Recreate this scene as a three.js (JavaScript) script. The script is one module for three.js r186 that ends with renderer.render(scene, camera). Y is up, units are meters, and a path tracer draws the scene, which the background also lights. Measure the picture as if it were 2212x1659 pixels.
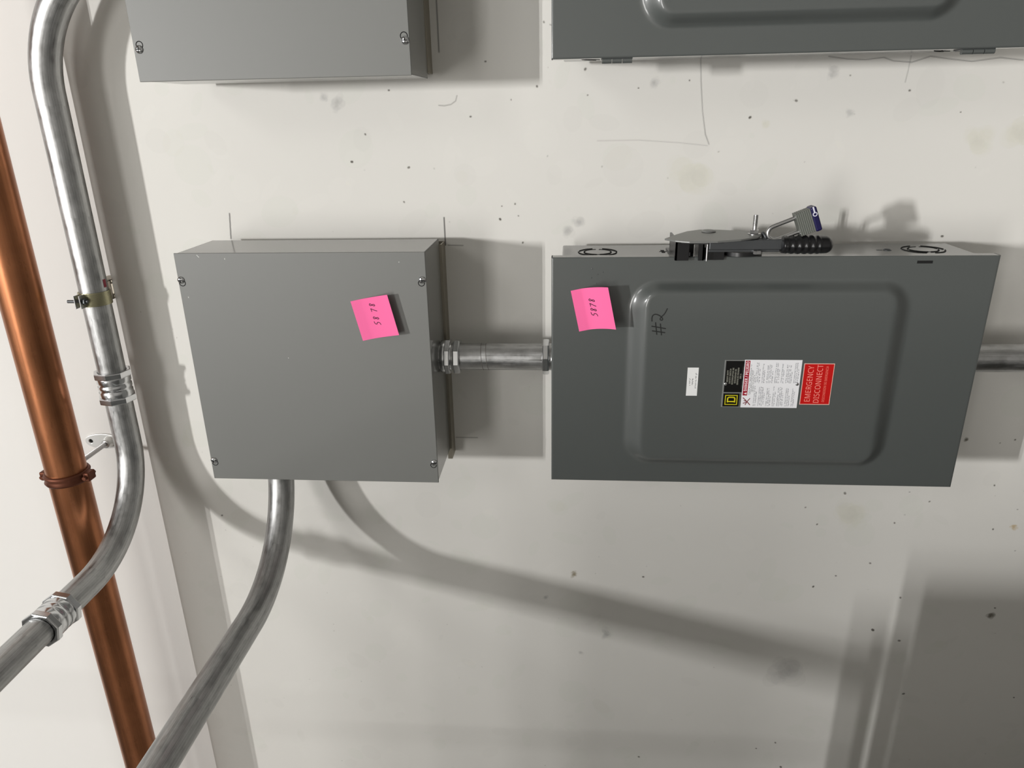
import * as THREE from 'three';
import { RoundedBoxGeometry } from 'three/addons/geometries/RoundedBoxGeometry.js';
import { mergeGeometries } from 'three/addons/utils/BufferGeometryUtils.js';
import { RectAreaLightUniformsLib } from 'three/addons/lights/RectAreaLightUniformsLib.js';
RectAreaLightUniformsLib.init();

// ---------- camera, exposure, main lights ----------
const scene = new THREE.Scene();
scene.background = new THREE.Color(0x101010);
const camera = new THREE.PerspectiveCamera(55.927, 4 / 3, 0.05, 60);
const EYE = new THREE.Vector3(0.44928, -0.25169, 1.43794);
camera.position.copy(EYE);
camera.up.set(0.93665, 0.00878, -0.35017);            // the phone was held sideways: photo-left is up in the room
camera.lookAt(EYE.clone().add(new THREE.Vector3(-0.34976, 0.07753, -0.93362)));
const renderer = new THREE.WebGLRenderer({ antialias: true });
renderer.toneMapping = THREE.LinearToneMapping;
renderer.toneMappingExposure = 1.0;
renderer.shadowMap.enabled = true;
const LAMP = { x: 0.75, y: 5.72, z: 5.6 };            // twin-tube ceiling fitting that throws the hard shadows
const MAIN_NITS = 4600, PANEL_R = 6.5, PANEL_C = 12.5;         // nits of the lamp tubes and of the unseen soft panels
const FLOOR = -1.9, CEIL = 6.3;

// ---------- helpers ----------
const V = (x, y, z) => new THREE.Vector3(x, y, z);
let seed = 7;
const rnd = () => { seed = (seed * 1664525 + 1013904223) >>> 0; return seed / 4294967296; };
const taken = new Map();
function numbered(n) { const k = taken.get(n) || 0; taken.set(n, k + 1); return k ? n + '_' + String(k).padStart(3, '0') : n; }
function tag(o, label, category, group) { o.userData.label = label; o.userData.category = category; if (group) o.userData.group = group; return o; }
function thing(name, label, category, base = [0, 0, 0], group) {
  const g = new THREE.Group(); g.name = numbered(name); g.position.set(...base); scene.add(g);
  return tag(g, label, category, group);
}
function rootOf(o) { while (o.parent && o.parent !== scene) o = o.parent; return o; }
// a part whose geometry is given in room coordinates, put under its thing
function part(name, geo, mat, parent, label) {
  const g = Array.isArray(geo) ? mergeGeometries(geo.map(q => (q.index ? q.toNonIndexed() : q))) : geo;
  if (parent !== scene) { const p = rootOf(parent).position; g.translate(-p.x, -p.y, -p.z); }
  const m = new THREE.Mesh(g, mat); m.name = name; m.castShadow = m.receiveShadow = true;
  parent.add(m); if (label) m.userData.label = label;
  return m;
}
function structure(name, geo, mat) { const m = new THREE.Mesh(geo, mat); m.name = name; m.userData.kind = 'structure'; m.castShadow = m.receiveShadow = true; scene.add(m); return m; }
function box(x0, x1, y0, y1, z0, z1, r = 0) {
  const w = Math.abs(x1 - x0), h = Math.abs(y1 - y0), d = Math.abs(z1 - z0);
  const g = r > 0 ? new RoundedBoxGeometry(w, h, d, 2, Math.min(r, w / 2.01, h / 2.01, d / 2.01)) : new THREE.BoxGeometry(w, h, d);
  return g.translate((x0 + x1) / 2, (y0 + y1) / 2, (z0 + z1) / 2);
}
const UP = V(0, 1, 0);
function along(geo, p, dir) { return geo.applyQuaternion(new THREE.Quaternion().setFromUnitVectors(UP, dir.clone().normalize())).translate(p.x, p.y, p.z); }
function cyl(a, b, r, seg = 24, r2 = r) { const d = b.clone().sub(a); return along(new THREE.CylinderGeometry(r2, r, d.length(), seg), a.clone().add(b).multiplyScalar(.5), d); }
function lathe(prof, p, dir, seg = 32) { return along(new THREE.LatheGeometry(prof.map(q => new THREE.Vector2(q[0], q[1])), seg), p, dir); }
class Arc extends THREE.Curve {
  constructor(c, a, b, r, t0, t1) { super(); Object.assign(this, { c, a, b, r, t0, t1 }); }
  getPoint(t, out = new THREE.Vector3()) { const w = this.t0 + (this.t1 - this.t0) * t; return out.copy(this.c).addScaledVector(this.a, this.r * Math.cos(w)).addScaledVector(this.b, this.r * Math.sin(w)); }
}
function tube(curves, r, n = 140, seg = 32) {
  const path = new THREE.CurvePath(); curves.forEach(c => path.add(c));
  const g = new THREE.TubeGeometry(path, n, r, seg, false), L = path.getLength(), uv = g.attributes.uv;
  for (let i = 0; i < uv.count; i++) uv.setXY(i, uv.getX(i) * L, uv.getY(i) * 2 * Math.PI * r);
  return g;
}
const line = (a, b) => new THREE.LineCurve3(a, b);
function polyNut(sides, R, h, hole, p, dir, bev = .0018) {           // a nut with flats, chamfered, its axis along dir
  const s = new THREE.Shape();
  for (let i = 0; i < sides; i++) { const a = i / sides * Math.PI * 2 + .2; s[i ? 'lineTo' : 'moveTo'](Math.cos(a) * (R - bev), Math.sin(a) * (R - bev)); }
  s.closePath(); const hl = new THREE.Path(); hl.absarc(0, 0, hole + bev, 0, Math.PI * 2, true); s.holes.push(hl);
  const g = new THREE.ExtrudeGeometry(s, { depth: h - 2 * bev, bevelEnabled: true, bevelSize: bev, bevelThickness: bev, bevelSegments: 2, curveSegments: 16 });
  g.translate(0, 0, -(h - 2 * bev) / 2).rotateX(-Math.PI / 2);
  return along(g, p, dir);
}
function extrudeYZ(pts, x0, x1, holes = []) {                        // outline in (y, z), thickness along x
  const s = new THREE.Shape(pts.map(q => new THREE.Vector2(-q[1], q[0])));
  holes.forEach(h => s.holes.push(new THREE.Path(h.map(q => new THREE.Vector2(-q[1], q[0])))));
  const b = Math.min(.0008, (x1 - x0) / 4);
  const g = new THREE.ExtrudeGeometry(s, { depth: x1 - x0 - 2 * b, bevelEnabled: true, bevelSize: b, bevelThickness: b, bevelSegments: 1, bevelOffset: -b });
  return g.rotateY(Math.PI / 2).translate(x0 + b, 0, 0);
}

// ---------- textures ----------
function canvas(w, h, draw) { const c = document.createElement('canvas'); c.width = w; c.height = h; const g = c.getContext('2d'); draw(g, w, h); const t = new THREE.CanvasTexture(c); t.colorSpace = THREE.SRGBColorSpace; t.magFilter = THREE.LinearFilter; t.anisotropy = 8; return t; }
function noiseGrid(n, cells) {                                       // tileable value noise
  const a = []; for (let i = 0; i < cells * cells; i++) a.push(rnd());
  const s = t => t * t * (3 - 2 * t), out = new Float32Array(n * n);
  for (let y = 0; y < n; y++) for (let x = 0; x < n; x++) {
    const fx = x / n * cells, fy = y / n * cells, ix = fx | 0, iy = fy | 0, tx = s(fx - ix), ty = s(fy - iy), jx = (ix + 1) % cells, jy = (iy + 1) % cells;
    out[y * n + x] = (a[iy * cells + ix] * (1 - tx) + a[iy * cells + jx] * tx) * (1 - ty) + (a[jy * cells + ix] * (1 - tx) + a[jy * cells + jx] * tx) * ty;
  }
  return out;
}
function fbm(n, list) { const o = new Float32Array(n * n); let s = 0; for (const [c, w] of list) { const g = noiseGrid(n, c); s += w; for (let i = 0; i < o.length; i++) o[i] += g[i] * w; } for (let i = 0; i < o.length; i++) o[i] /= s; return o; }
function dataTex(n, f, srgb, rep = 1) {
  const d = new Uint8Array(n * n * 4);
  for (let i = 0; i < n * n; i++) { const c = f(i, i % n, (i / n) | 0); for (let k = 0; k < 3; k++) d[i * 4 + k] = Math.max(0, Math.min(255, c[k] * 255)); d[i * 4 + 3] = 255; }
  const t = new THREE.DataTexture(d, n, n); t.wrapS = t.wrapT = THREE.RepeatWrapping; t.repeat.set(rep, rep); t.magFilter = THREE.LinearFilter; t.minFilter = THREE.LinearMipmapLinearFilter; t.generateMipmaps = true;
  if (srgb) t.colorSpace = THREE.SRGBColorSpace; t.needsUpdate = true; return t;
}
const N = 256, nFine = fbm(N, [[64, 1], [128, .7]]), nMid = fbm(N, [[12, 1], [32, .6], [90, .35]]), nLow = fbm(N, [[4, 1], [9, .6], [23, .3]]);
const plasterBump = dataTex(N, i => [nMid[i] * .6 + nFine[i] * .4, 0, 0].fill(nMid[i] * .6 + nFine[i] * .4), false, 4);
const peel = dataTex(N, i => Array(3).fill(nFine[i]), false, 30);
// stretched noise: streaks that run along the tube (u = length in metres, v = round the tube)
const streakA = new Float32Array(N * N);
{ const st = []; for (let i = 0; i < N; i++) st.push(rnd()); for (let y = 0; y < N; y++) for (let x = 0; x < N; x++) streakA[y * N + x] = .45 * st[y] + .55 * nMid[((y * 3) % N) * N + (x >> 1)]; }
const galvMap = dataTex(N, i => { const v = .44 + .4 * (streakA[i] - .5) + .16 * (nMid[i] - .5); return [v, v * 1.005, v * 1.0]; }, false, 5);
const galvRough = dataTex(N, i => { const v = .2 + .26 * nMid[i] + .16 * streakA[i]; return [v, v, v]; }, false, 5);
const copperMap = dataTex(N, (i, x, y) => { const s = streakA[i], m = nLow[i], d = (s > .74 ? .82 : 1); const k = (.82 + .36 * (m - .5) + .22 * (s - .5)) * d; return [.5 * k, .2 * k, .092 * k]; }, false, 3);

// ---------- materials ----------
const phys = (o) => new THREE.MeshPhysicalMaterial(o);
const std = (o) => new THREE.MeshStandardMaterial(o);
const lin = (r, g, b) => new THREE.Color().setRGB(r, g, b);
const M = {
  plaster: std({ color: lin(.80, .785, .755), roughness: .82, bumpMap: plasterBump, bumpScale: .0006 }),
  concrete: std({ color: lin(.17, .165, .155), roughness: .7 }),
  roomWall: std({ color: lin(.42, .41, .39), roughness: .9 }),
  deck: std({ color: lin(.34, .34, .335), roughness: .9 }),
  boxGrey: phys({ color: lin(.185, .188, .178), roughness: .5, clearcoat: .9, clearcoatRoughness: .13 }),
  switchGrey: phys({ color: lin(.08, .088, .085), roughness: .45, clearcoat: .9, clearcoatRoughness: .13 }),
  emt: std({ color: 0xffffff, map: galvMap, metalness: 1, roughness: 1, roughnessMap: galvRough }),
  zinc: std({ color: lin(.66, .67, .68), metalness: 1, roughness: .2 }),
  strut: std({ color: lin(.36, .33, .27), metalness: .85, roughness: .45 }),
  copper: std({ color: 0xffffff, map: copperMap, metalness: .85, roughness: .33 }),
  copperRing: std({ color: lin(.16, .055, .03), metalness: .7, roughness: .5 }),
  steel: std({ color: lin(.55, .55, .55), metalness: 1, roughness: .28 }),
  darkSteel: std({ color: lin(.09, .095, .1), metalness: .6, roughness: .4 }),
  plateGrey: std({ color: lin(.26, .265, .255), metalness: .35, roughness: .42 }),
  black: std({ color: lin(.008, .008, .009), roughness: .28 }),
  cut: std({ color: lin(.006, .006, .006), roughness: .9 }),
  lockSteel: std({ color: lin(.2, .21, .19), metalness: .55, roughness: .5 }),
  lockBlue: std({ color: lin(.006, .004, .06), roughness: .35 }),
  flangeWhite: std({ color: lin(.72, .72, .70), metalness: .5, roughness: .35 }),
  red: std({ color: lin(.25, .01, .03), roughness: .5 }),
  tubeGlow: std({ color: 0xffffff, emissive: lin(1, .97, .92), emissiveIntensity: 12 }),
  panelGlow: std({ color: 0xffffff, emissive: lin(1, .98, .95), emissiveIntensity: .4 }),
  fixture: std({ color: lin(.7, .7, .7), roughness: .5 }),
  cabinet: std({ color: lin(.2, .21, .21), roughness: .5 }),
};

// ---------- the room ----------
const A_TOP = 0.711, RECESS = -0.04;
const WX0 = -1.75, WW = 2.8, WY0 = -1.45, WH = 2.161;
const SPECKS = [[0.418,0.139,3],[0.368,0.170,4],[0.356,0.059,4],[0.291,0.073,3],[0.256,-0.116,4],[0.285,-0.146,3],[0.281,-0.120,2],[0.446,-0.065,3],[0.523,-0.278,4],[0.475,-0.853,3],[0.489,-0.375,2],[0.479,-0.283,2],[0.502,-0.747,2],[0.500,-0.466,2],[0.462,-0.658,4],[0.435,-0.579,4],[0.437,-0.947,2],[-0.336,-0.853,5],[-0.373,-0.774,3],[-0.415,-0.804,3],[-0.566,-0.430,4],[-0.694,-0.965,6],[-0.722,-1.029,5],[-0.878,-1.064,5],[-1.050,-0.781,4],[-1.119,-0.443,4],[-1.130,-0.803,5],[-1.072,-0.736,3],[-0.352,-1.032,3],[-0.407,-0.968,3],[-0.330,-0.987,2],[-0.428,0.562,4],[0.217,-0.955,4],[-0.512,-0.932,4],[-0.579,-0.816,4],[-0.548,-0.862,3],[-0.602,-1.012,4],[-0.876,-1.317,3],[-0.310,-1.157,3],[-0.622,-1.222,3],[-0.367,-1.216,2],[-0.417,-1.176,3],[0.540,-0.096,3],[0.496,-0.190,3],[0.602,-0.203,3],[0.474,-0.142,2],[0.495,0.087,3],[0.210,-0.160,3],[0.262,-0.152,2],[0.045,-0.977,3],[-0.203,-1.176,3],[-0.211,-1.148,2],[-0.470,-1.233,2]];
const STAINS = [[0.333,-0.477,0.033,0.048,'g'],[0.391,-0.987,0.029,0.029,'g'],[0.402,-1.053,0.024,0.033,'g'],[-0.824,-0.773,0.048,0.048,'d'],[-0.730,-0.349,0.021,0.013,'d'],[0.473,0.187,0.017,0.013,'d'],[0.486,0.213,0.009,0.008,'d'],[0.496,-0.404,0.011,0.009,'d'],[0.249,-0.269,0.009,0.015,'d'],[0.231,-0.251,0.013,0.013,'d'],[0.509,-0.716,0.013,0.009,'d'],[-0.387,-0.874,0.038,0.034,'g'],[-0.564,-0.269,0.011,0.006,'b'],[-0.411,-1.218,0.011,0.005,'t'],[-0.643,-1.217,0.009,0.009,'k'],[-0.205,-1.080,0.007,0.005,'k'],[0.423,-0.609,0.009,0.009,'g'],[0.439,-0.754,0.009,0.006,'d'],[-0.631,-0.204,0.008,0.006,'d'],[-0.791,-0.289,0.005,0.008,'d']];
const PENCIL = [[[0.539,-0.483],[0.495,-0.487],[0.447,-0.493],[0.407,-0.501],[0.389,-0.509]],[[0.399,-0.302],[0.399,-0.379],[0.393,-0.456],[0.387,-0.507]],[[0.534,-0.705],[0.529,-0.738],[0.527,-0.769],[0.530,-0.800],[0.524,-0.817],[0.521,-0.849],[0.530,-0.879],[0.525,-0.911],[0.520,-0.950],[0.525,-0.996],[0.520,-1.036]],[[0.532,-0.846],[0.509,-0.845],[0.488,-0.843]],[[0.484,-0.041],[0.474,-0.038],[0.468,-0.029],[0.466,-0.016],[0.467,-0.005]],[[0.273,0.431],[0.221,0.436]],[[0.261,-0.005],[0.205,-0.005]],[[0.206,-0.009],[0.205,-0.041]],[[-0.216,-0.006],[-0.216,-0.055]],[[0.643,-0.011],[0.598,-0.011],[0.557,-0.011]],[[0.598,-0.213],[0.595,-0.222]]];
const PENCIL_TONE = [.38, .18, .42, .3, .4, .75, .75, .5, .5, .6, .4];
const wallMap = canvas(2048, 1580, (g, w, h) => {
  const S = w / WW, px = x => (x - WX0) * S, py = y => h - (y - WY0) * S;
  g.fillStyle = 'rgb(231,229,225)'; g.fillRect(0, 0, w, h);
  for (let i = 0; i < 900; i++) {                                    // faint scuffs and roller patches with their own outline
    const x = 8 + rnd() * (w - 16), y = 8 + rnd() * (h - 16), r = 3 + rnd() * 26, t = rnd();
    g.fillStyle = t < .5 ? 'rgba(214,212,206,.10)' : t < .8 ? 'rgba(240,234,232,.12)' : 'rgba(205,210,200,.09)';
    g.beginPath(); g.ellipse(x, y, r, r * (.3 + rnd() * .7), rnd() * 3, 0, 7); g.fill();
  }
  const tone = { g: [200, 194, 166, .04], d: [150, 148, 146, .045], b: [120, 110, 80, .16], t: [196, 168, 130, .25], k: [76, 72, 62, .2] };
  for (const [x, y, rx, ry, k] of STAINS) {
    const [r, gg, b, a] = tone[k], n = k === 'g' || k === 'd' ? 16 : 9;
    for (let i = 0; i < n; i++) {
      const ox = (rnd() - .5) * rx * 1.1, oy = (rnd() - .5) * ry * 1.1, q = .3 + rnd() * .5;
      g.fillStyle = `rgba(${r},${gg},${b},${a})`; g.beginPath(); g.ellipse(px(x + ox), py(y + oy), rx * S * q, ry * S * q * .8, rnd() * 3, 0, 7); g.fill();
    }
  }
  for (const [x, y, r] of SPECKS) { g.fillStyle = `rgba(70,66,60,${.55 + rnd() * .35})`; g.beginPath(); g.ellipse(px(x), py(y), r * .5, r * .36, rnd() * 3, 0, 7); g.fill(); }
  for (let i = 0; i < 150; i++) { g.fillStyle = `rgba(96,92,86,${.1 + rnd() * .22})`; g.beginPath(); g.ellipse(10 + rnd() * (w - 20), 10 + rnd() * (h - 20), .6 + rnd() * .9, .5 + rnd() * .5, rnd() * 3, 0, 7); g.fill(); }
  PENCIL.forEach((l, i) => { g.strokeStyle = `rgba(72,70,68,${PENCIL_TONE[i]})`; g.lineWidth = i === 5 || i === 6 || i === 9 ? 1.6 : 1.1; g.beginPath(); l.forEach((q, k) => g[k ? 'lineTo' : 'moveTo'](px(q[0]), py(q[1]))); g.stroke(); });
});
wallMap.wrapS = wallMap.wrapT = THREE.ClampToEdgeWrapping;
const markedWall = std({ map: wallMap, color: lin(.97, .97, .955), roughness: .8 });
function planarUV(g) { const p = g.attributes.position, uv = g.attributes.uv; for (let i = 0; i < p.count; i++) uv.setXY(i, (p.getX(i) - WX0) / WW, (p.getY(i) - WY0) / WH); return g; }
structure('wall_back', planarUV(box(-9, 9, FLOOR, A_TOP, -.24, 0)), markedWall);
structure('wall_upper', box(-9, 9, A_TOP, CEIL, -.28, RECESS), M.plaster);
structure('wall_left', box(-9.2, -9, FLOOR, CEIL, -.28, 17), M.roomWall);
structure('wall_right', box(9, 9.2, FLOOR, CEIL, -.28, 17), M.roomWall);
structure('wall_front', box(-9.2, 9.2, FLOOR, CEIL, 17, 17.2), M.roomWall);
structure('floor', box(-9.2, 9.2, FLOOR - .2, FLOOR, -.28, 17.2), M.concrete);
structure('ceiling', box(-9.2, 9.2, CEIL, CEIL + .2, -.28, 17.2), M.deck);

// ---------- ceiling lamps ----------
function ceilingLamp(x, y, z, len, nits, label, group) {
  const t = thing('ceiling_lamp', label, 'lamp', [x, y, z], group);
  part('housing', box(x - len / 2 - .03, x + len / 2 + .03, y + .045, y + .1, z - .13, z + .13, .008), M.fixture, t);
  for (const s of [-1, 1]) part('suspension_rod', cyl(V(x + s * len * .4, y + .1, z), V(x + s * len * .4, CEIL, z), .004, 8), M.steel, t);
  for (const s of [-1, 1]) {
    part('tube', cyl(V(x - len / 2, y + .025, z + s * .075), V(x + len / 2, y + .025, z + s * .075), .016, 16), M.tubeGlow, t);
    const l = new THREE.RectAreaLight(lin(1, .988, .972), nits, len, .04); l.name = 'tube_light';
    l.position.set(0, 0, s * .075); l.rotation.x = -Math.PI / 2; l.castShadow = true; t.add(l);
  }
  return t;
}
ceilingLamp(LAMP.x, LAMP.y, LAMP.z, .55, MAIN_NITS, 'twin tube ceiling lamp nearest the wall, high above the camera');
function unseen_soft_panel(x, z, w, d, nits, label) {                          // unseen soft overhead panel in a frame, placed to lighten the shadows
  const t = thing('unseen_soft_panel', label, 'unseen_soft_panel', [x, CEIL - .04, z]);
  part('diffuser', box(x - w / 2, x + w / 2, CEIL - .02, CEIL - .012, z - d / 2, z + d / 2), M.panelGlow, t);
  for (const s of [-1, 1]) { part('frame_bar', box(x - w / 2 - .06, x + w / 2 + .06, CEIL - .05, CEIL, z + s * (d / 2 + .03) - .03, z + s * (d / 2 + .03) + .03), M.fixture, t); part('frame_bar', box(x + s * (w / 2 + .03) - .03, x + s * (w / 2 + .03) + .03, CEIL - .05, CEIL, z - d / 2, z + d / 2), M.fixture, t); }
  const l = new THREE.RectAreaLight(lin(1, .98, .95), nits, w, d); l.name = 'soft_panel_light'; l.position.set(0, .015, 0); l.rotation.x = -Math.PI / 2; l.castShadow = true; t.add(l);
}
unseen_soft_panel(4.6, 8.5, 2.6, 3.2, PANEL_R, 'unseen soft overhead panel, placed to light the boxes from the right');
unseen_soft_panel(-1.0, 13.2, 5.0, 5.0, PANEL_C, 'unseen soft overhead panel far behind the camera, placed to soften the shadows on the wall');

// ---------- strut channel ----------
function strutProfile(w, d) {
  const t = .0025, lip = .0095, s = new THREE.Shape();
  [[-w / 2, 0], [w / 2, 0], [w / 2, d], [w / 2 - lip, d], [w / 2 - lip, d - .007], [w / 2 - lip + t, d - .007], [w / 2 - lip + t, d - t], [w / 2 - t, d - t], [w / 2 - t, t], [-w / 2 + t, t], [-w / 2 + t, d - t], [-w / 2 + lip - t, d - t], [-w / 2 + lip - t, d - .007], [-w / 2 + lip, d - .007], [-w / 2 + lip, d], [-w / 2, d]].forEach((q, i) => s[i ? 'lineTo' : 'moveTo'](q[0], q[1]));
  s.closePath(); return s;
}
function strutX(x0, x1, yc, z0, w, d) {                              // runs along x, back on z0, opening forward
  const g = new THREE.ExtrudeGeometry(strutProfile(w, d), { depth: x1 - x0, bevelEnabled: false });
  g.applyMatrix4(new THREE.Matrix4().makeBasis(V(0, -1, 0), V(0, 0, 1), V(-1, 0, 0)));   // profile x -> -y, profile y -> z, length -> -x
  return g.translate(x1, yc, z0);
}
function strutY(y0, y1, xc, z0, w, d) {
  const g = new THREE.ExtrudeGeometry(strutProfile(w, d), { depth: y1 - y0, bevelEnabled: false });
  g.applyMatrix4(new THREE.Matrix4().makeBasis(V(1, 0, 0), V(0, 0, 1), V(0, -1, 0)));
  return g.translate(xc, y1, z0);
}
function strutThing(geo, label, base) { const t = thing('strut_channel', label, 'strut', base); part('channel', geo, M.strut, t); return t; }
strutThing(strutX(-.248, .214, .0172, 0, .0413, .041), 'bronze strut channel along the lower edge behind the pull box with the sticky note', [0, -.003, 0]);
strutThing(strutX(.521, .98, .0238, 0, .0413, .041), 'bronze strut channel behind the bare pull box at the photo\'s top edge', [.75, .003, 0]);

// ---------- pull boxes ----------
const coverTex = canvas(1024, 1024, (g, w, h) => {
  g.fillStyle = '#ffffff'; g.fillRect(0, 0, w, h);
  for (let i = 0; i < 60; i++) { g.fillStyle = `rgba(238,238,236,${.2 + rnd() * .3})`; g.fillRect(rnd() * w, rnd() * h, 1 + rnd() * 2, 1 + rnd() * 2); }
});
const chip = std({ color: lin(.62, .63, .6), roughness: .6 });
const boxCover = phys({ map: coverTex, color: lin(.172, .175, .165), roughness: .55, clearcoat: .5, clearcoatRoughness: .42 });
function screw(x, y, z, parent, name = 'screw', r = .0065) {
  const s = part(name, lathe([[0, .0036], [r * .45, .0034], [r * .8, .0024], [r, .0008], [r, 0], [0, 0]], V(x, y, z), V(0, 0, 1), 20), M.zinc, parent);
  part('drive_slot', [box(x - r * .65, x + r * .65, y - .0007, y + .0007, z + .003, z + .0038), box(x - .0007, x + .0007, y - r * .65, y + r * .65, z + .003, z + .0038)], M.cut, s);
  return s;
}
function pullBox(x0, y0, label, screws) {
  const W = .4532, H = .457, x1 = x0 + W, y1 = y0 + H, t = thing('pull_box', label, 'electrical box', [x0 + W / 2, y0, .041]);
  const th = .0022, z0 = .041, z1 = .1872;                            // folded sheet: back and four sides
  part('body', [box(x0 + .002, x1 - .002, y0 + .002, y1 - .002, z0, z0 + th), box(x0 + .0015, x0 + .0015 + th, y0 + .0015, y1 - .0015, z0, z1, .0008), box(x1 - .0015 - th, x1 - .0015, y0 + .0015, y1 - .0015, z0, z1, .0008), box(x0 + .0015, x1 - .0015, y0 + .0015, y0 + .0015 + th, z0, z1, .0008), box(x0 + .0015, x1 - .0015, y1 - .0015 - th, y1 - .0015, z0, z1, .0008)], M.boxGrey, t);
  const c = part('cover', box(x0, x1, y0, y1, .1875, .1905, .0012), boxCover, t);
  for (const [sx, sy] of screws) {
    screw(sx, sy, .1905, c);
    part('keyhole', new THREE.TorusGeometry(.0056, .0007, 6, 24).translate(sx + (x0 > 0 ? .0065 : -.0055), sy + (sy > y0 + .2 ? -.0015 : .0015), .1905), M.cut, c);
  }
  return t;
}
const pb = pullBox(-.2266, 0, 'grey screw-cover pull box with a pink sticky note on its cover', [[.178, .4512], [.177, .0078], [-.1857, .4505], [-.1825, .0068]]);
const cov = pb.getObjectByName('cover');
for (const [x, y, l, a] of [[.221, .412, .006, .7], [.216, .363, .0025, 0], [.209, .047, .0018, 0], [.146, .443, .0025, .3], [.03, .27, .0015, .2]])
  part('paint_chip', new THREE.BoxGeometry(l, .0013, .0003).rotateZ(a).translate(x, y, .19055), chip, cov);
pullBox(.5103, .0036, 'grey screw-cover pull box without a note, cut off by the photo\'s top edge', [[.5593, .4512], [.5617, .0108], [.92, .4505], [.92, .0068]]);

// ---------- sticky notes ----------
const GLYPH = {
  5: [[[.85, 1], [.3, .98], [.22, .6], [.55, .62], [.78, .4], [.62, .08], [.2, .02]]],
  8: [[[.78, .84], [.5, 1], [.25, .82], [.42, .56], [.72, .3], [.52, .02], [.22, .16], [.4, .48], [.74, .7], [.78, .84]]],
  7: [[[.12, .88], [.45, .84], [.9, .98], [.5, .45], [.32, 0]]],
  '#': [[[.3, .95], [.15, .05]], [[.7, 1], [.5, .02]], [[.0, .62], [1, .75]], [[-.05, .28], [.9, .4]]],
  2: [[[.0, .95], [.38, 1.0], [.62, .78], [.5, .42], [.22, .16], [.05, .2], [.12, .4], [.35, .3], [.6, .05], [1.05, -.12]]],
};
function write(g, str, x, y, w, h, adv, lw, col, skew = 0) {
  g.strokeStyle = col; g.lineWidth = lw; g.lineCap = g.lineJoin = 'round';
  for (const ch of str) {
    if (ch !== ' ') for (const st of GLYPH[ch]) {
      const P = st.map(q => [x + q[0] * w + skew * q[1] * h, y - q[1] * h]); g.beginPath(); g.moveTo(...P[0]);
      for (let i = 1; i < P.length - 1; i++) g.quadraticCurveTo(P[i][0], P[i][1], (P[i][0] + P[i + 1][0]) / 2, (P[i][1] + P[i + 1][1]) / 2);
      g.lineTo(...P[P.length - 1]); g.stroke();
    }
    x += adv * (ch === ' ' ? .55 : 1);
  }
}
function stickyNote(p, turn, lift, text, label, z) {
  const S = .0758, flat = .017, n = 18, T = .0004;
  const tex = canvas(512, 512, (g, w, h) => {
    g.fillStyle = 'rgb(255,112,170)'; g.fillRect(0, 0, w, h);
    if (text.includes(' ')) write(g, text, 150, 300, 50, 82, 66, 9, 'rgb(70,12,44)', .2); else write(g, text, 150, 270, 50, 82, 58, 9.5, 'rgb(66,10,42)', .2);
  });
  const t = thing('sticky_note', label, 'note', [p[0], p[1], z]);
  // the gummed strip lies flat, the rest springs away from the metal
  const yz = [[0, .0004], [-flat, .0004]], free = S - flat, ang = (A, i) => A * Math.pow((i - .5) / n, .45);
  let lo = 0, hi = 1.5; for (let k = 0; k < 40; k++) { const A = (lo + hi) / 2; let q = 0; for (let i = 1; i <= n; i++) q += free / n * Math.sin(ang(A, i)); if (q < lift) lo = A; else hi = A; }
  { let y = -flat, zz = .0004; for (let i = 1; i <= n; i++) { const w = ang(lo, i); y -= free / n * Math.cos(w); zz += free / n * Math.sin(w); yz.push([y, zz]); } }
  const pos = [], uv = [], idx = []; let len = 0; const rows = yz.length;
  for (let side = 0; side < 2; side++) { len = 0; for (let i = 0; i < rows; i++) { if (i) len += Math.hypot(yz[i][0] - yz[i - 1][0], yz[i][1] - yz[i - 1][1]); for (const s of [0, 1]) { pos.push((s - .5) * S, yz[i][0], yz[i][1] + (side ? 0 : T)); uv.push(s, 1 - len / S); } } }
  const o = rows * 2;
  for (let i = 0; i < rows - 1; i++) { const a = i * 2; idx.push(a, a + 2, a + 1, a + 1, a + 2, a + 3); idx.push(o + a, o + a + 1, o + a + 2, o + a + 1, o + a + 3, o + a + 2); idx.push(a, o + a, a + 2, a + 2, o + a, o + a + 2, a + 1, a + 3, o + a + 1, a + 3, o + a + 3, o + a + 1); }
  const e = (rows - 1) * 2; idx.push(e, o + e, e + 1, e + 1, o + e, o + e + 1); idx.push(0, 1, o, 1, o + 1, o);
  const g = new THREE.BufferGeometry(); g.setAttribute('position', new THREE.Float32BufferAttribute(pos, 3)); g.setAttribute('uv', new THREE.Float32BufferAttribute(uv, 2)); g.setIndex(idx); g.computeVertexNormals();
  g.rotateZ(turn).translate(p[0], p[1], z);
  part('paper', g, new THREE.MeshPhysicalMaterial({ map: tex, roughness: .8 }), t);
  return t;
}
stickyNote([.1013, .1328], .215, .0150, '58 78', 'pink sticky note on the mid-grey pull box cover, numbers written with a gap', .1905);
stickyNote([.12015, -.26245], .21, .033, '5878', 'pink sticky note with a wide shadow on the dark switch door', .19);

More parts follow.
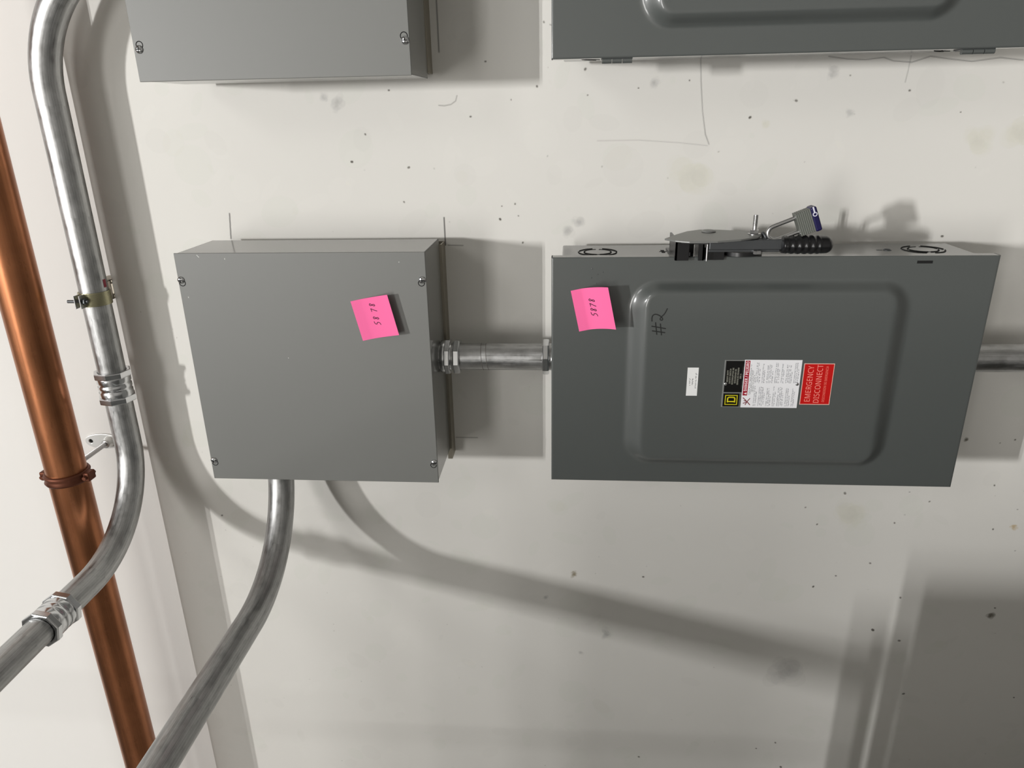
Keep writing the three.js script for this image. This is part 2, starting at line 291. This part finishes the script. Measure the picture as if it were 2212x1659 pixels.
// ---------- disconnect switches ----------
const TOPY = -.2208, BOTY = -.9611, DW = .431, DH = TOPY - BOTY, ZD = .19, EMB = .016;
function doorFront(xl) {
  const nx = 130, ny = 200, pos = [], uv = [], idx = [], cx = xl + DW / 2;
  const ex0 = xl + .0381, ex1 = xl + DW - .0403, ey0 = -.834, ey1 = -.3538, ccx = (ex0 + ex1) / 2, ccy = (ey0 + ey1) / 2, hx = (ex1 - ex0) / 2, hy = (ey1 - ey0) / 2, R = .052;
  const xs = [], ys = [];
  for (let i = 0; i <= nx; i++) xs.push(xl + DW * i / nx); for (let j = 0; j <= ny; j++) ys.push(BOTY + DH * j / ny);
  xs.splice(1, 0, xl + .0012); xs.splice(xs.length - 1, 0, xl + DW - .0012); ys.splice(1, 0, BOTY + .0012); ys.splice(ys.length - 1, 0, TOPY - .0012);
  for (const y of ys) for (const x of xs) {
    const qx = Math.abs(x - ccx) - hx + R, qy = Math.abs(y - ccy) - hy + R, mx = Math.max(qx, 0), my = Math.max(qy, 0), d = -(Math.hypot(mx, my) + Math.min(Math.max(qx, qy), 0) - R);
    const wy = mx + my > 0 ? my * my / (mx * mx + my * my) : (qy > qx ? 1 : 0), w = .021 + .015 * wy;
    let t = Math.max(0, Math.min(1, d / w)); t = t * t * (3 - 2 * t);
    const e = Math.min(x - xl, xl + DW - x, y - BOTY, TOPY - y), rim = e < .0005 ? -.0012 : 0;
    pos.push(x, y, ZD + EMB * t + rim); uv.push((x - xl) / DW, (y - BOTY) / DH);
  }
  const cols = xs.length;
  for (let j = 0; j < ys.length - 1; j++) for (let i = 0; i < cols - 1; i++) { const a = j * cols + i; idx.push(a, a + 1, a + cols, a + 1, a + cols + 1, a + cols); }
  const g = new THREE.BufferGeometry(); g.setAttribute('position', new THREE.Float32BufferAttribute(pos, 3)); g.setAttribute('uv', new THREE.Float32BufferAttribute(uv, 2)); g.setIndex(idx); g.computeVertexNormals(); return g;
}
const doorInk = canvas(1024, 1760, (g, w, h) => {
  g.fillStyle = '#ffffff'; g.fillRect(0, 0, w, h);
  const S = w / DW, X = x => (x + .2153) * S, Y = y => (TOPY - y) * S;
  write(g, '#', X(.083), Y(-.4205), .021 * S, .024 * S, 0, 4.2, 'rgb(42,44,44)');
  write(g, '2', X(.107), Y(-.4185), .021 * S, .0235 * S, 0, 4.2, 'rgb(42,44,44)');
  for (let i = 0; i < 26; i++) { g.fillStyle = `rgba(255,255,255,.9)`; g.fillRect(rnd() * w, rnd() * h, 1, 1 + rnd() * 2); }
});
const switchDoorA = phys({ map: doorInk, color: lin(.08, .088, .085), roughness: .45, clearcoat: .9, clearcoatRoughness: .13 });
function makeSwitch(xl, label, doorMat) {
  const xr = xl + DW, t = thing('disconnect_switch', label, 'electrical switch', [xl + DW / 2, BOTY, .041]);
  part('enclosure', box(xl + .0045, xr - .0045, -.9440, -.2387, .041, .1695, .003), M.switchGrey, t);
  const door = part('door', [doorFront(xl), ...[[xl, xl + .0015, BOTY, TOPY], [xr - .0015, xr, BOTY, TOPY], [xl, xr, BOTY, BOTY + .0015], [xl, xr, TOPY - .0015, TOPY]].map(q => box(q[0], q[1], q[2], q[3], ZD - .02, ZD - .0012))], doorMat, t);
  if (xl > 0) for (const [a, b] of [[-.2996, -.3478], [-.8416, -.8906]]) {   // hinges on the left flank
    const h = part('hinge', box(xl - .0015, xl + .0005, b, a, ZD - .03, ZD - .004), M.darkSteel, t);
    for (let k = 0; k < 3; k++) part('knuckle', cyl(V(xl - .004, a - (a - b) * (k + .04) / 3, ZD - .006), V(xl - .004, a - (a - b) * (k + .96) / 3, ZD - .006), .0042, 14), M.switchGrey, h);
  }
  for (const [side, x] of [[1, xr - .0045], [-1, xl + .0045]]) for (const [ky, kz] of [[-.3027, .117], [-.874, .108]]) {
    const k = part('knockout', new THREE.CylinderGeometry(.0225, .0225, .0008, 32).rotateZ(Math.PI / 2).translate(x + side * .0003, ky, kz), M.switchGrey, t);
    const arcs = [];
    for (const [r, list] of [[.0345, [[.25, 1.25], [1.5, 2.9], [3.3, 4.5], [4.75, 6.0]]], [.0245, [[.1, 1.45], [1.7, 3.05], [3.25, 4.6], [4.85, 6.15]]]])
      for (const [a0, a1] of list) arcs.push(new THREE.TorusGeometry(r, .0011, 6, 24, a1 - a0).rotateZ(a0).rotateY(Math.PI / 2).translate(x + side * .0004, ky, kz));
    part('knockout_slit', arcs, M.cut, k);
  }
  return { t, door, xr };
}
const sw = makeSwitch(-.2153, 'dark grey disconnect switch with red emergency label and black handle', switchDoorA);
const sw2 = makeSwitch(.5286, 'dark grey disconnect switch with bare embossed door at the photo\'s top right', M.switchGrey);
for (const [xl, w] of [[-.2153, 'with the red label'], [.5286, 'at the photo\'s top right']])
  for (const [y, where] of [[-.33, 'upper'], [-.85, 'lower']]) strutThing(strutX(xl + .02, xl + DW - .02, y, 0, .0413, .041), `${where} hidden strut channel behind the dark switch ${w}`, [xl + .2, y - .02, 0]);
part('slot', box(.2028, .2075, -.8547, -.8297, ZD - .004, ZD + .0003), M.cut, sw.door, 'black slot near the door edge');
for (const [x, y] of [[.196, -.291], [.186, -.301], [.18, -.29], [.17, -.298], [.19, -.31]]) part('emboss_dot', new THREE.SphereGeometry(.0011, 8, 6).scale(1, 1, .5).translate(x, y, ZD), M.switchGrey, sw.door);

// labels stuck on the door; they lie on the raised field
const ZL = ZD + EMB;
function sticker(name, x0, x1, y0, y1, tex, parent, label, thick = .0006, rough = .45) {
  const g = box(x0, x1, y0, y1, ZL, ZL + thick), side = std({ color: lin(.6, .6, .6), roughness: .5 });
  const m = new THREE.Mesh(g.translate(-rootOf(parent).position.x, -rootOf(parent).position.y, -rootOf(parent).position.z), [side, side, side, side, std({ map: tex, roughness: rough }), side]);
  m.name = name; m.castShadow = m.receiveShadow = true; m.userData.label = label; parent.add(m); return m;
}
const fuzz = (g, x, y, w, h, col) => { g.fillStyle = col; for (let i = 0; i < w; i += h * .55 + rnd() * h * .4) if (rnd() > .1) g.fillRect(x + i, y - h * (.7 + rnd() * .3), h * .34, h * (.5 + rnd() * .5)); };
sticker('black_nameplate', -.0527, .0363, -.5607, -.5265, canvas(1024, 392, (g, w, h) => {
  g.fillStyle = 'rgb(128,130,128)'; g.fillRect(0, 0, w, h);
  g.fillStyle = 'rgb(6,6,6)'; g.fillRect(330, 26, 680, h); g.fillRect(14, 26, 292, h - 66);
  // yellow square with a squared letter
  g.strokeStyle = 'rgb(216,205,30)'; g.lineWidth = 17; g.strokeRect(60, 72, 200, 236);
  g.lineWidth = 26; g.lineJoin = 'round'; g.beginPath(); g.moveTo(104, 120); g.lineTo(190, 120); g.quadraticCurveTo(218, 124, 218, 160); g.lineTo(218, 222); g.quadraticCurveTo(218, 262, 188, 264); g.lineTo(104, 264); g.stroke();
  g.beginPath(); g.moveTo(124, 116); g.lineTo(124, 268); g.stroke();
  g.fillStyle = 'rgb(158,158,146)'; g.textAlign = 'center'; g.font = 'bold 44px sans-serif';
  ['HEAVY DUTY', 'SAFETY SWITCH', 'INTERRUPTOR DE', 'SEGURIDAD DE', 'SERVICIO PESADO', '200 A'].forEach((s, i) => g.fillText(s, 680, 92 + i * 52));
  fuzz(g, 420, 384, 170, 20, 'rgb(96,96,90)'); fuzz(g, 660, 384, 260, 20, 'rgb(96,96,90)');
  g.fillStyle = 'rgb(90,92,84)'; g.fillRect(14, h - 36, 292, 30);
}), sw.door, 'black nameplate with a yellow square emblem', .0008, .35);
sticker('danger_label', -.053, .0373, -.659, -.5607, canvas(1024, 1116, (g, w, h) => {
  g.fillStyle = 'rgb(240,240,243)'; g.fillRect(0, 0, w, h);
  g.fillStyle = 'rgb(158,14,40)'; g.fillRect(262, 18, 744, 92);
  g.fillStyle = 'rgb(250,236,238)'; g.beginPath(); g.moveTo(282, 96); g.lineTo(330, 96); g.lineTo(306, 34); g.fill();
  g.font = 'bold 80px sans-serif'; g.textAlign = 'left'; g.fillText('DANGER / PELIGRO', 352, 92, 640);
  // hazard pictogram: a struck figure
  g.strokeStyle = 'rgb(116,28,40)'; g.lineWidth = 16; g.lineCap = 'round';
  for (const l of [[[60, 180], [128, 120], [150, 60]], [[128, 120], [196, 170]], [[120, 130], [92, 46]], [[150, 100], [212, 36]], [[128, 120], [60, 90]]]) { g.beginPath(); l.forEach((q, i) => g[i ? 'lineTo' : 'moveTo'](...q)); g.stroke(); }
  for (let i = 0; i < 4; i++) fuzz(g, 280 + (i > 1 ? 60 : 0), 150 + i * 26, 640 - i * 90, 22, 'rgb(104,104,108)');
  for (let col = 0; col < 2; col++) { let y = 262; for (let b = 0; b < 7; b++) { const n = 2 + ((b * 5 + col) % 3); for (let k = 0; k < n; k++) { fuzz(g, 40 + col * 496, y, (k === n - 1 ? 300 : 430) - (b % 3) * 26, 25, 'rgb(112,112,120)'); y += 33; } y += 26; } }
}), sw.door, 'white danger label with red heading', .0008, .4);
for (const [x, y] of [[-.0085, -.5308], [-.0075, -.6548]]) part('rivet', new THREE.SphereGeometry(.0032, 16, 10).scale(1, 1, .55).translate(x, y, ZL + .0006), M.zinc, sw.door);
sticker('emergency_label', -.0463, .0312, -.7148, -.663, canvas(1024, 684, (g, w, h) => {
  g.fillStyle = 'rgb(238,190,176)'; g.fillRect(0, 0, w, h); g.fillStyle = 'rgb(196,12,10)'; g.fillRect(16, 14, w - 32, h - 28);
  g.fillStyle = 'rgb(250,150,138)'; g.textAlign = 'center'; g.font = '176px sans-serif'; g.fillText('EMERGENCY', w / 2, 226, 900); g.fillText('DISCONNECT', w / 2 + 4, 430, 960);
  g.font = '78px sans-serif'; g.fillStyle = 'rgb(244,136,120)'; g.fillText('DESCONEXION DE EMERGENCIA', w / 2, 556, 900);
}), sw.door, 'red label reading EMERGENCY DISCONNECT', .0006, .4);
sticker('small_label', -.0315, .022, -.4822, -.4628, canvas(640, 232, (g, w, h) => {
  g.fillStyle = 'rgb(242,243,242)'; g.fillRect(0, 0, w, h);
  fuzz(g, 236, 78, 160, 30, 'rgb(70,70,72)'); fuzz(g, 250, 134, 140, 30, 'rgb(70,70,72)'); fuzz(g, 150, 200, 360, 30, 'rgb(70,70,72)');
}), sw.door, 'small white label with three printed lines');

// operating handle on the right flank (photo-top)
{
  const t = sw.t, xs = .2112;
  part('handle_bracket', [
    extrudeYZ([[-.438, .192], [-.436, .222], [-.478, .232], [-.478, .15]], .2435, .2465),
    box(xs, .2465, -.4525, -.430, .196, .200), box(xs, .2465, -.478, -.4685, .196, .200), box(xs, .2465, -.4685, -.4525, .196, .200).scale(1, 1, 1).translate(0, 0, -.05),
    box(xs, .2465, -.433, -.430, .12, .2), box(xs, .2465, -.478, -.475, .12, .2), box(xs, xs + .003, -.50, -.428, .09, .1695), box(.219, .225, -.455, -.452, .17, .2), box(xs, .232, -.512, -.48, .15, .195)], M.black, t, 'black bracket carrying the handle');
  part('cover_plate', extrudeYZ([[-.409, .214], [-.424, .234], [-.445, .246], [-.49, .244], [-.53, .229], [-.562, .205], [-.574, .184], [-.568, .156], [-.55, .136], [-.512, .122], [-.482, .119], [-.456, .138], [-.432, .174]], .2480, .2510), M.plateGrey, t, 'grey cover plate of the handle');
  part('pivot_button', lathe([[0, .004], [.009, .0036], [.0118, .002], [.0122, 0], [0, 0]], V(.251, -.492, .148), V(1, 0, 0), 24), M.plateGrey, t);
  part('bright_pin', cyl(V(xs, -.4815, .204), V(.247, -.4815, .204), .0018, 10), M.steel, t);
  part('lever', [box(.2295, .2465, -.610, -.484, .172, .2065, .002), box(.226, .2300, -.600, -.484, .176, .205, .001)], M.darkSteel, t);
  part('pivot_disc', cyl(V(.217, -.545, .165), V(.2235, -.545, .165), .036, 36), M.black, t);
  const prof = []; const gl = .086;                                   // ribbed rubber grip, end pointing down
  for (let i = 0; i <= 60; i++) { const s = i / 60, rib = s > .1 && s < .72 ? .0009 * Math.cos((s - .1) / .62 * Math.PI * 2 * 5) : 0, e = s < .06 ? Math.sqrt(1 - Math.pow(1 - s / .06, 2)) : s > .86 ? Math.sqrt(Math.max(0, 1 - Math.pow((s - .86) / .14, 2))) : 1; prof.push([Math.max(.0001, (.0178 + .0014 * Math.sin(s * 3) + rib) * e), s * gl]); }
  const grip = lathe(prof, V(0, 0, 0), V(0, -1, 0), 32).scale(.79, 1, 1.2).translate(.2368, -.6, .196);
  part('grip', grip, M.black, t, 'black ribbed rubber grip');
  const st = part('stud', [cyl(V(.222, -.5625, .178), V(.2835, -.5625, .178), .0036, 16), ...Array.from({ length: 13 }, (_, i) => new THREE.TorusGeometry(.0036, .0005, 5, 16).rotateY(Math.PI / 2).translate(.266 + i * .00135, -.5625, .178))], M.steel, t, 'bright threaded stud');
  part('nut', polyNut(6, .0075, .0062, .0036, V(.2556, -.5625, .178), V(1, 0, 0), .0008), M.steel, st);
  part('washer', cyl(V(.2510, -.5625, .178), V(.2524, -.5625, .178), .0105, 28), M.steel, st);
  part('bolt_head', polyNut(6, .0068, .006, .001, V(.2265, -.5625, .2095), V(1, 0, 0), .0008), M.steel, st);
  part('hasp', new THREE.TorusGeometry(.008, .0024, 8, 24).rotateX(Math.PI / 2).rotateZ(.4).translate(.2475, -.578, .185), M.darkSteel, t);
}
// pressed mark on the flank
part('pressed_mark', [box(.2110, .2116, -.423, -.417, .10, .126), box(.2110, .2116, -.4265, -.4135, .1115, .1145)], M.cut, sw.t);
part('pressed_mark', [new THREE.TorusGeometry(.006, .0012, 6, 18).rotateY(Math.PI / 2).translate(.2114, -.812, .11), box(.2110, .2117, -.803, -.794, .108, .112)], M.darkSteel, sw.t);

// ---------- padlock ----------
{
  const cx = .2747, cy = -.640, cz = .196, a = .38, t = thing('padlock', 'laminated steel padlock with dark blue bumper hanging from the switch handle', 'padlock', [cx, cy, cz]);
  const put = g => g.rotateZ(a).translate(cx, cy, cz);
  const lam = []; for (let i = 0; i < 8; i++) lam.push(new RoundedBoxGeometry(.0385, .00285, .0215, 2, .0009).translate(0, .0145 - i * .0031, 0));
  lam.push(new THREE.BoxGeometry(.0370, .0235, .0202).translate(0, .0037, 0));
  part('body', lam.map(put), M.lockSteel, t);
  for (const s of [-1, 1]) part('rivet', put(new THREE.SphereGeometry(.0022, 10, 8).scale(1, .5, 1).translate(s * .0145, .0158, .006)), M.steel, t);
  const bm = part('bumper', put(new RoundedBoxGeometry(.0412, .0105, .0245, 3, .003).translate(0, -.0130, 0)), M.lockBlue, t, 'dark blue plastic bumper');
  part('white_mark', [put(new THREE.TorusGeometry(.0030, .0009, 6, 18).translate(.0085, -.0130, .0120)), put(new RoundedBoxGeometry(.011, .0026, .0012, 1, .0005).translate(.0155, -.0130, .0121))], std({ color: lin(.7, .7, .8), roughness: .5 }), bm, 'white print on the bumper');
  const R = .0118, up = .052, c = [line(V(-R, .010, 0), V(-R, up, 0)), new Arc(V(0, up, 0), V(-1, 0, 0), V(0, 1, 0), R, 0, Math.PI), line(V(R, up, 0), V(R, .010, 0))];
  part('shackle', put(tube(c, .0034, 60, 16)), M.steel, t, 'bright steel shackle');
}

// ---------- conduits ----------
const RC = .027;
function coupling(c, d, parent, k = 1) {                              // compression coupling: ridged barrel with a gland nut at each end
  const dir = d.clone().normalize(), at = s => c.clone().addScaledVector(dir, s * k);
  const b = part('coupling', lathe([[RC, -.022], [RC + .0048, -.022], [RC + .0058, -.02], [RC + .0058, -.010], [RC + .0038, -.009], [RC + .0038, -.004], [RC + .0056, -.003], [RC + .0056, .003], [RC + .0038, .004], [RC + .0038, .009], [RC + .0058, .010], [RC + .0058, .02], [RC + .0048, .022], [RC, .022]].map(q => [q[0], q[1] * k]), c, dir, 40), M.zinc, parent, 'bright zinc compression coupling');
  for (const s of [-1, 1]) part('gland_nut', polyNut(8, RC + .0098, .0135 * k, RC + .0002, at(s * .0275), dir, .0022), M.zinc, b);
  return b;
}
function connector(p, d, parent, r = RC) {                            // fitting that enters an enclosure at p, tube leaving along d
  const dir = d.clone().normalize(), at = s => p.clone().addScaledVector(dir, s);
  const b = part('connector', lathe([[r, -.004], [r + .006, -.004], [r + .006, .004], [r + .002, .006], [r + .002, .016], [r, .016]], p, dir, 36), M.zinc, parent, 'zinc box connector');
  part('hex_collar', polyNut(8, r + .0095, .011, r, at(.009), dir, .002), M.zinc, b);
  part('gland_nut', polyNut(8, r + .0085, .013, r, at(.027), dir, .0025), M.zinc, b);
  return b;
}
{ // the run along the upper wall
  const y = .703, z = .075, X = V(1, 0, 0), Y = V(0, 1, 0), Z = V(0, 0, 1);
  const t = thing('electrical_conduit', 'galvanized conduit along the copper pipe, bending outward below its first coupling', 'conduit', [-.1, y - RC, z]);
  part('tube', tube([line(V(.74, .4612, z), V(.74, y - .24, z)),
    new Arc(V(.50, y - .24, z), X, Y, .24, 0, Math.PI / 2), line(V(.50, y, z), V(-.20, y, z)),
    new Arc(V(-.20, y, z + .215), Z.clone().negate(), X.clone().negate(), .215, 0, Math.PI / 2), line(V(-.415, y, z + .215), V(-.415, y, 2.6))], RC, 260, 36), M.emt, t);
  coupling(V(-.072, y, z), X, t); coupling(V(-.415, y - .001, .398), Z, t);
  connector(V(.74, .4655, z), Y, t);
  part('print_mark', new THREE.CylinderGeometry(RC + .0003, RC + .0003, .016, 12, 1, true, -Math.PI / 2 - .12, .3).rotateZ(Math.PI / 2).translate(.147, y, z), M.red, t, 'small dark red print');
}
{ // conduit leaving the pull box sideways
  const y = .363, z = .087, X = V(1, 0, 0), Z = V(0, 0, 1), t = thing('electrical_conduit', 'galvanized conduit leaving the noted pull box and sweeping out to the photo\'s lower edge', 'conduit', [-.3, y - RC, z]);
  part('tube', tube([line(V(-.223, y, z), V(-.228, y, z)), new Arc(V(-.228, y, z + .24), Z.clone().negate(), X.clone().negate(), .24, 0, Math.PI / 2), line(V(-.468, y, z + .24), V(-.468, y, 1.199))], RC, 160, 36), M.emt, t);
}
const RN = .0262;
{ // nipple between box and switch
  const x = .0018, z = .09, t = thing('electrical_conduit', 'short straight conduit joining the noted pull box to the switch', 'conduit', [x, -.24, z]);
  part('tube', tube([line(V(x, .0016, z), V(x, -.2385, z))], RN, 12, 40), M.emt, t);
  connector(V(x, -.006, z), V(0, -1, 0), t, RN); connector(V(x, -.2345, z), V(0, 1, 0), t, RN);
  for (const [yy, tl] of [[-.083, .35], [-.093, .42]]) part('marker_line', new THREE.TorusGeometry(RN + .0001, .0005, 5, 40).rotateX(Math.PI / 2).rotateZ(tl * .25).translate(x, yy, z), std({ color: lin(.12, .11, .1), roughness: .6 }), t);
}
{ // conduit leaving the switch downward
  const x = .004, z = .09, t = thing('electrical_conduit', 'conduit running on from the labelled switch at the photo\'s right edge', 'conduit', [x, FLOOR, z]);
  part('tube', tube([line(V(x, -.9442, z), V(x + .006, FLOOR, z))], RN, 16, 40), M.emt, t);
}
{ // its twin from the other switch, beyond the frame
  const t = thing('electrical_conduit', 'short straight conduit between the bare pull box and the upper right switch', 'conduit', [.745, -.24, .09]);
  part('tube', tube([line(V(.745, .0052, .09), V(.745, -.2385, .09))], RN, 12, 40), M.emt, t);
  connector(V(.745, -.002, .09), V(0, -1, 0), t, RN); connector(V(.745, -.2345, .09), V(0, 1, 0), t, RN);
}
{ // clamp and its strut
  const x = .118, y = .703, z = .075;
  const s = thing('strut_channel', 'short strut channel behind the clamped conduit on the upper wall', 'strut', [x, .7125, RECESS]);
  part('channel', [strutY(.7125, .742, x, RECESS, .0413, .043), box(x - .0206, x + .0206, .7125, .742, .003, .0055), box(x - .0206, x - .018, .7125, .742, .003, .046), box(x + .018, x + .0206, .7125, .742, .003, .046)], M.strut, s);
  const t = thing('conduit_clamp', 'steel strap clamp with bolt around the upper conduit', 'clamp', [x, y - .03, z]);
  const band = new THREE.TorusGeometry(RC + .0018, .0012, 6, 48).rotateY(Math.PI / 2), w = [];
  for (let i = -6; i <= 6; i++) w.push(band.clone().translate(x + i * .0019, y, z));
  w.push(lathe([[RC + .0006, -.0135], [RC + .0026, -.0135], [RC + .0026, .0135], [RC + .0006, .0135]], V(x, y, z), V(1, 0, 0), 48));
  part('band', w, std({ color: lin(.4, .38, .25), metalness: 1, roughness: .32 }), t, 'yellowish zinc band');
  for (const q of [-.0055, .0055]) part('ear', box(x - .013, x + .013, y + .008 + q - .001, y + .008 + q + .001, z + .0275, z + .046, .0008), M.steel, t);
  const b = part('bolt', cyl(V(x, y - .008, z + .036), V(x, y + .034, z + .036), .0032, 14), M.darkSteel, t, 'dark clamp bolt');
  part('bolt_head', polyNut(6, .0065, .005, .001, V(x, y - .0015, z + .036), V(0, 1, 0), .0008), M.darkSteel, b);
}

// ---------- copper pipe and its hanger ----------
const CU = { y: .8145, z: .1326, r: .0392 };
{
  const t = thing('copper_pipe', 'thick brown copper pipe running along the upper wall', 'pipe', [-.2, CU.y - CU.r, CU.z]);
  part('tube', tube([line(V(2.2, CU.y, CU.z), V(-2.4, CU.y, CU.z))], CU.r, 60, 64), M.copper, t);
}
{
  const x = -.256, fy = .826, t = thing('pipe_hanger', 'split ring hanger with white wall flange holding the copper pipe', 'pipe hanger', [x, CU.y - .06, RECESS]);
  const R = CU.r + .0004;
  const ring = part('ring', [lathe([[R, -.011], [R + .0035, -.011], [R + .0055, -.007], [R + .0035, -.002], [R + .0035, .002], [R + .0055, .007], [R + .0035, .011], [R, .011]], V(x, CU.y, CU.z), V(1, 0, 0), 64)], M.copperRing, t, 'dark copper ring');
  for (const s of [-1, 1]) {
    const e = part('ear', box(x - .010, x + .010, CU.y + s * (R + .001), CU.y + s * (R + .016), CU.z - .012, CU.z + .012, .003), M.copperRing, ring);
    part('screw', cyl(V(x, CU.y + s * (R + .008), CU.z - .018), V(x, CU.y + s * (R + .008), CU.z + .018), .0042, 8), M.copperRing, e);
  }
  part('socket', [polyNut(6, .0095, .012, .0045, V(x, fy, CU.z - R - .006), V(0, 0, 1), .001)], M.flangeWhite, t);
  part('rod', [cyl(V(x, fy, RECESS + .006), V(x, fy, CU.z - R), .0048, 14), ...Array.from({ length: 30 }, (_, i) => new THREE.TorusGeometry(.0048, .0005, 5, 14).translate(x, fy, RECESS + .02 + i * .003))], M.steel, t);
  const s = new THREE.Shape(), a = .0305, e = .0145, pts = [];       // oval two-hole flange, long axis upright
  for (let i = 0; i < 48; i++) { const w = i / 48 * Math.PI * 2; pts.push(new THREE.Vector2(Math.sign(Math.cos(w)) * Math.pow(Math.abs(Math.cos(w)), .9) * (e + .003), Math.sin(w) * (a + .0125))); }
  s.setFromPoints(pts);
  for (const k of [-1, 1]) { const h = new THREE.Path(); h.absarc(0, k * a, .0062, 0, Math.PI * 2, true); s.holes.push(h); }
  const fl = part('flange', [new THREE.ExtrudeGeometry(s, { depth: .003, bevelEnabled: true, bevelSize: .0012, bevelThickness: .0012, bevelSegments: 2, curveSegments: 16 }).translate(x, fy + .015, RECESS + .0012)], M.flangeWhite, t, 'white oval wall flange');
  part('boss', lathe([[.0135, 0], [.0125, .006], [.0098, .010], [.0098, .017], [.0055, .017]], V(x, fy, RECESS + .004), V(0, 0, 1), 24), M.flangeWhite, fl);
  for (const k of [-1, 1]) part('hole', cyl(V(x, fy + .015 + k * a, RECESS + .0002), V(x, fy + .015 + k * a, RECESS + .0012), .0062, 16), M.cut, fl);
}

// ---------- things outside the frame whose shadows fall into it ----------
{  // unseen pipe, placed to shade the band just below the upper wall
  const t = thing('unseen_wall_rail', 'galvanized rail pipe on brackets above the photo\'s lower left corner', 'rail', [-1.4, .97, RECESS]);
  part('tube', tube([line(V(-.225, 1.005, .402), V(-2.9, 1.005, .402))], .0305, 20, 28), M.emt, t);
  part('end_cap', cyl(V(-.225, 1.005, .402), V(-.219, 1.005, .402), .0315, 28), M.zinc, t);
  for (const x of [-1.9, -2.6]) part('bracket', [box(x - .02, x + .02, 1.03, 1.07, RECESS, .43), box(x - .02, x + .02, .95, 1.16, RECESS, RECESS + .008)], M.strut, t);
}
{  // unseen cabinet, placed for the broad dark area low on the wall
  const x0 = -1.65, x1 = -.256, t = thing('unseen_cabinet', 'unseen tall grey cabinet left of the camera, placed to shade the lower wall', 'cabinet', [(x0 + x1) / 2, FLOOR, 1.2]);
  part('body', box(x0, x1, FLOOR + .05, .416, 1.2, 1.62, .006), M.cabinet, t);
  part('plinth', box(x0 + .02, x1 - .02, FLOOR, FLOOR + .05, 1.22, 1.6), M.darkSteel, t);
  for (const [a, b] of [[x0 + .01, (x0 + x1) / 2 - .003], [(x0 + x1) / 2 + .003, x1 - .01]]) part('door', box(a, b, FLOOR + .07, .4, 1.62, 1.64, .004), M.cabinet, t);
  part('handle', box(-.99, -.975, -.85, -.7, 1.64, 1.665, .004), M.darkSteel, t);
}
{  // unseen channel, placed for the narrow shadow above the cabinet's
  const t = thing('unseen_trapeze', 'unseen strut trapeze hung on rods, placed to cast a thin dark band on the wall', 'trapeze', [-1.1, .60, 1.34]);
  part('channel', strutX(-1.9, -.33, .622, 1.33, .0413, .021), M.strut, t);
  for (const x of [-.6, -1.8]) part('rod', cyl(V(x, .60, 1.3405), V(x, CEIL, 1.3405), .0048, 8), M.steel, t);
}
{  // unseen tube near the lamp, placed so the wall dims toward the left
  const x = .49, y = 4.825, z = 4.76, r = .105, t = thing('unseen_duct', 'unseen round capped duct high up beside the ceiling lamp, placed to dim the left of the wall', 'duct', [-2, y - r, z]);
  part('duct', tube([line(V(x, y, z), V(-6, y, z))], r, 40, 40), M.emt, t);
  part('end_cap', cyl(V(x, y, z), V(x + .01, y, z), r + .002, 40), M.emt, t);
  for (const q of [-.8, -4.2]) part('hanger_rod', cyl(V(q, y + r, z), V(q, CEIL, z), .004, 8), M.steel, t);
}
renderer.render(scene, camera);
